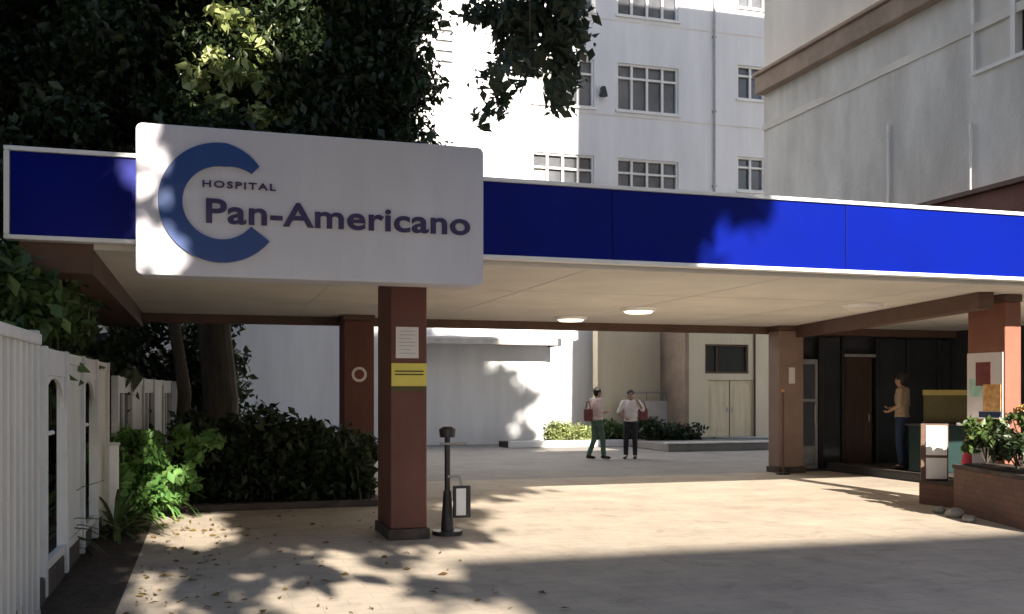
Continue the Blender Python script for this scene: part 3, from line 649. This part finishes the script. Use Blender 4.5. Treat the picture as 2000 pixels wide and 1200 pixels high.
# clumps placed along sun rays, unseen crown shaped for the shadows it casts
for _ in range(10500):
    x,z=r.uniform(-10,11.5),r.uniform(2.4,21); y=r.uniform(-8.5,-.8); s=shade(x,z)
    if s<=0: continue
    n = 30
    if r.random() > s and s<.99: continue
    if s > 2: n = 60
    d=r.normal(size=(n,3))*np.array((.16,.3,.16)); 
    P.append(np.stack([x-SA*y+d[:,0], y+d[:,1], z-TANE*y+d[:,2]-TANE*d[:,1]],1))
P=np.concatenate(P)
obj('crown', leafmesh('crown', P-O, .32, 62), M['leafdark'], nt_)
# limb that hangs into view
C=[]; 
def at(px,py,Y):
    u=(px-1000)/FOC; d=Y/(math.cos(YAW)-u*math.sin(YAW)); return (d*(math.sin(YAW)+u*math.cos(YAW)), Y, EYE+d*(HOR-py)/FOC)
for px,py,n_ in ((1060,20,6),(1085,70,7),(1100,120,8),(1120,60,8),(1095,165,5),(1000,30,6),(975,15,3),(1010,90,4),(995,130,3),(960,165,3),(965,200,2),(950,10,3),(985,60,3),(1030,140,3),(1078,215,1),(1090,195,1),(1040,110,4),(1030,60,5),(1110,0,6),(1045,-60,8),(1000,-90,8),(1100,-90,8)):
    for k in range(n_):
        C.append(at(px+r.normal()*13, py+r.normal()*13, 8.2+r.normal()*.35))
C=np.array(C)
obj('hanging_leaves', leafmesh('hang', clumps(C-O,2900,.16,63), .105, 64, droop=.6), M['leafblue'], nt_)
bm=B(); tube(bm,[(0,0,0),(.1,.1,2.2),(-.1,0,4.5),(.2,.2,7)],[.55,.45,.4,.34],14)
limbs(bm,(0,0,4.6),[((6.9,11.3,7.6),.16),((4,1.5,9),.2),((-4,1,11),.2),((9,2,15),.22),((2,1,18),.22),((-3,-3,8),.17)],0)
for c in C[::6]:
    c=c-O; top=(6.6+.2*(c[0]-6.9),11.3,7.2); tube(bm,[top,(c[0],c[1],(c[2]+7.2)/2),tuple(c)],[.02,.012,.004],5)
obj('trunk', bm, M['bark'], nt_)

# buildings over the road, behind the camera: one of them shades the near driveway
ob = thing('street_building', (14,-26,0), 'pale building across the road behind the camera, shading the driveway', 'building')
hc = 9.25*TANE+22*TANE
bm = wallholes(-10.5,18,0,hc,[(x,x+1.6,z,z+1.5) for x in np.arange(-9,16,3.2) for z in (1.2,4.3,7.4,10.5) if z+1.5<hc],.2)
for v in bm.verts: v.co.x*=-1; v.co.y*=-1
obj('wall', bm, M['white'], ob, loc=(6.5,4,0)); obj('core', bx(-11.4,17.9,-8,3.4,0,hc-.05), M['conc2'], ob)

# ------------------------------------------------------------------ people
def cap(bm, a, b, ra, rb, seg=14):
    a=Vector(a); b=Vector(b); d=b-a; L=max(d.length,1e-4); q=d.to_track_quat('Z','Y').to_matrix().to_4x4()
    bmesh.ops.create_cone(bm, cap_ends=True, segments=seg, radius1=ra, radius2=rb, depth=L, matrix=Matrix.Translation((a+b)/2)@q)
    for p,rr in ((a,ra),(b,rb)): bmesh.ops.create_icosphere(bm, subdivisions=2, radius=rr, matrix=Matrix.Translation(p))
def ell(bm, c, r, rot=None):
    bmesh.ops.create_icosphere(bm, subdivisions=3, radius=1, matrix=Matrix.Translation(c)@(rot or Matrix.Identity(4))@Matrix.Diagonal((*r,1)))
def fuse(name, bm, m, parent, vox, smooth=4):
    me=bpy.data.meshes.new(name); bm.to_mesh(me); bm.free(); o=bpy.data.objects.new(name,me); COL.objects.link(o)
    md=o.modifiers.new('r','REMESH'); md.mode='VOXEL'; md.voxel_size=vox; md.adaptivity=0
    sm=o.modifiers.new('s','SMOOTH'); sm.iterations=smooth; sm.factor=.5
    bpy.context.view_layer.update(); me2=bpy.data.meshes.new_from_object(o.evaluated_get(bpy.context.evaluated_depsgraph_get()))
    bpy.data.objects.remove(o); me2.polygons.foreach_set('use_smooth',[True]*len(me2.polygons)); me2.materials.clear()
    return obj(name, me2, m, parent)
def hand(bm, wr, d, side, curl=.5):
    """palm, four unequal fingers and a thumb off the side of the palm; d = direction of the forearm"""
    d=Vector(d).normalized(); sd=d.cross(Vector(side)).normalized(); nrm=sd.cross(d).normalized(); wr=Vector(wr)
    pe=wr+d*.085
    for k in range(4): cap(bm, wr+sd*(k-1.5)*.010, pe+sd*(k-1.5)*.021, .014, .0125, 8)
    for k,l in enumerate((.062,.074,.070,.054)):
        p=pe+sd*(k-1.5)*.022; dd=d; r_=.0095
        for j,f in enumerate((.45,.32,.23)):
            dd=(dd*math.cos(curl*(.5+.3*j))+nrm*math.sin(curl*(.5+.3*j))).normalized(); p2=p+dd*l*f*1.25; cap(bm,p,p2,r_,r_*.92,8); p=p2; r_*=.92
    t0=wr+d*.03-sd*.022; t1=t0-sd*.026+d*.026+nrm*.012; t2=t1+d*.03+nrm*.012-sd*.006; cap(bm,t0,t1,.0125,.0115,8); cap(bm,t1,t2,.0112,.009,8)
def person(loc, rz, label, J, shirt, legs, skin, H=1.7, hair_len=.0, sleeve=1.0, group=None):
    """J: joints in the person's own frame, x to their right, y forward, z up, for a 1.7 m body"""
    q=thing('person',loc,label,'person',group,rz); q.scale=(H/1.7,)*3
    D=dict(pel=(0,0,.93),waist=(0,.005,1.07),chest=(0,0,1.27),neck=(0,-.01,1.44),head=(0,.025,1.585),
       shR=(.185,-.01,1.40),elR=(.235,-.03,1.12),wrR=(.25,.06,.88),shL=(-.185,-.01,1.40),elL=(-.235,-.03,1.12),wrL=(-.25,.06,.88),
       hipR=(.088,0,.90),knR=(.10,.02,.49),anR=(.105,-.02,.085),hipL=(-.088,0,.90),knL=(-.10,.02,.49),anL=(-.105,-.02,.085),
       tR=(.01,.14,-.055),tL=(-.01,.14,-.055),face=(0,1,-.05))
    D.update(J); V={k:Vector(v) for k,v in D.items()}
    b=B(); h=V['head']; f=V['face'].normalized(); fr=f.cross(Vector((0,0,1))).normalized(); fu=fr.cross(f)
    rot=Matrix((fr,f,fu)).transposed().to_4x4()
    # torso, neck, head
    ell(b,V['chest'],(.165,.105,.20)); ell(b,V['waist'],(.13,.095,.16)); ell(b,V['pel'],(.16,.11,.13)); cap(b,V['shL'],V['shR'],.06,.06)
    cap(b,V['neck']-Vector((0,0,.04)),h-fu*.05,.055,.05)
    ell(b,h+fu*.022-f*.008,(.074,.092,.098),rot); ell(b,h-fu*.055+f*.022,(.054,.06,.062),rot)
    ell(b,h+f*.096-fu*.012,(.013,.017,.022),rot); ell(b,h+f*.083-fu*.052,(.024,.012,.009),rot); ell(b,h+f*.082+fu*.028,(.05,.012,.010),rot)
    for s in (-1,1): ell(b,h+fr*s*.076-fu*.008-f*.006,(.012,.022,.032),rot)
    for s in 'RL':
        cap(b,V['sh'+s],V['el'+s],.050,.038); cap(b,V['el'+s],V['wr'+s],.038,.026)
        cap(b,V['hip'+s],V['kn'+s],.082,.054); cap(b,V['kn'+s],V['an'+s],.054,.037)
        hand(b,V['wr'+s],V['wr'+s]-V['el'+s],V.get('pn'+s,Vector((1 if s=='R' else -1,0,0))),.75)
        cap(b,V['an'+s],V['an'+s]+V['t'+s],.038,.03)
    fuse('body',b,skin,q,.0085,2)
    # shirt
    b=B(); ell(b,V['chest'],(.185,.128,.205)); ell(b,V['waist'],(.158,.12,.17)); ell(b,(V['pel']+Vector((0,0,.03))),(.172,.128,.10)); cap(b,V['shL'],V['shR'],.072,.072)
    ell(b,V['neck']-Vector((0,0,.03)),(.075,.066,.035))
    for s in 'RL':
        e=V['el'+s]; cap(b,V['sh'+s],V['sh'+s].lerp(e,min(1,sleeve*1.0)*.97),.068,.055)
        if sleeve>1: cap(b,e,e.lerp(V['wr'+s],sleeve-1),.055,.045)
    fuse('shirt',b,shirt,q,.011,3)
    b=B(); ell(b,V['pel']+Vector((0,0,.0)),(.168,.122,.12))
    for s in 'RL':
        cap(b,V['hip'+s],V['kn'+s],.094,.068); cap(b,V['kn'+s],V['an'+s]+Vector((0,0,.03)),.068,.058)
    fuse('trousers',b,legs,q,.011,3)
    for s in 'RL':
        b=B(); a=V['an'+s]; t_=a+V['t'+s]; cap(b,a+Vector((0,-.03,-.03)),t_+Vector((0,.02,.0)),.047,.036); cap(b,a,a+Vector((0,-.01,-.03)),.045,.045); ell(b,t_+Vector((0,.0,0)),(.048,.06,.03))
        for v in b.verts: v.co.z=max(v.co.z,.003)
        fuse('shoe',b,M['shoe'],q,.009,2)
    b=B(); ell(b,h+fu*.048-f*.026,(.090,.102,.099),rot); ell(b,h-f*.045-fu*.012,(.078,.062,.085),rot)
    if hair_len: cap(b,h-f*.07,h-f*.09-Vector((0,0,hair_len)),.06,.045)
    fuse('hair',b,M['hair'],q,.009,2)
    for s in (-1,1):
        e=B(); ell(e,h+fr*s*.031+f*.0815+fu*.008,(.0125,.007,.0075),rot); obj('eye',e,M['hair'],q,smooth=True)
    return q
u=at(1166,768,22.5)
p1=person((u[0],22.5,0), R(-75), 'person in pale pink shirt and grey-green trousers, arms bent forward, facing right', dict(
   elR=(.24,-.06,1.13),wrR=(.13,.20,1.14),elL=(-.25,-.04,1.13),wrL=(-.10,.22,1.10),knR=(.09,.10,.50),anR=(.09,.13,.085),knL=(-.10,.0,.49),anL=(-.11,-.16,.09),face=(.12,1,-.12),
   pnR=(0,0,1),pnL=(0,0,1)), M['tpink'], M['jgreen'], M['skin'], 1.72)
u2=at(1232,768,22.4)
p2=person((u2[0],22.4,0), R(150), 'person in white t-shirt and black trousers raising one hand beside the face', dict(
   elR=(.30,.06,1.16),wrR=(.14,.15,1.03),elL=(-.31,.12,1.22),wrL=(-.17,.20,1.47),knR=(.11,.05,.49),anR=(.12,.02,.085),face=(-.25,1,0),
   pnR=(0,0,1),pnL=(1,0,0)), M['twhite'], M['jblack'], M['skin'], 1.66, hair_len=.12)
def bag(u, off, label, m, rz, s=1.0):
    q=thing('bag',(u[0]+off[0],u[1]+off[1],off[2]),label,'bag',None,rz); bm=B()
    pts=rrect(-.13*s,.13*s,0,.30*s,.05*s,5); xzprism(bm,pts,-.05,.05); obj('pouch',bm,m,q,bevel=.02)
    obj('strap',tube(B(),[(-.11*s,0,.27*s),(-.05,0,.46*s),(.03,0,.48*s),(.11*s,0,.27*s)],.012,6),m,q)
bag(u,(-.25,-.06,.92),'dark maroon bag carried at the back of the pink shirt', M['maroon'], R(-75))
bag(u2,(.33,.02,.93),'maroon bag held at the side of the white t-shirt', M['maroon'], R(20))
u=at(1762,768,15.9)
person((u[0],15.9,.155), R(35), 'person in tan shirt and blue jeans standing in the dark entrance', dict(
   elR=(.28,.0,1.14),wrR=(.10,.19,1.10),elL=(-.29,-.04,1.15),wrL=(-.13,.17,1.05),face=(.1,1,-.05),pnR=(0,0,1),pnL=(0,0,1)), M['ttan'], M['jblue'], M['skin'], 1.80)
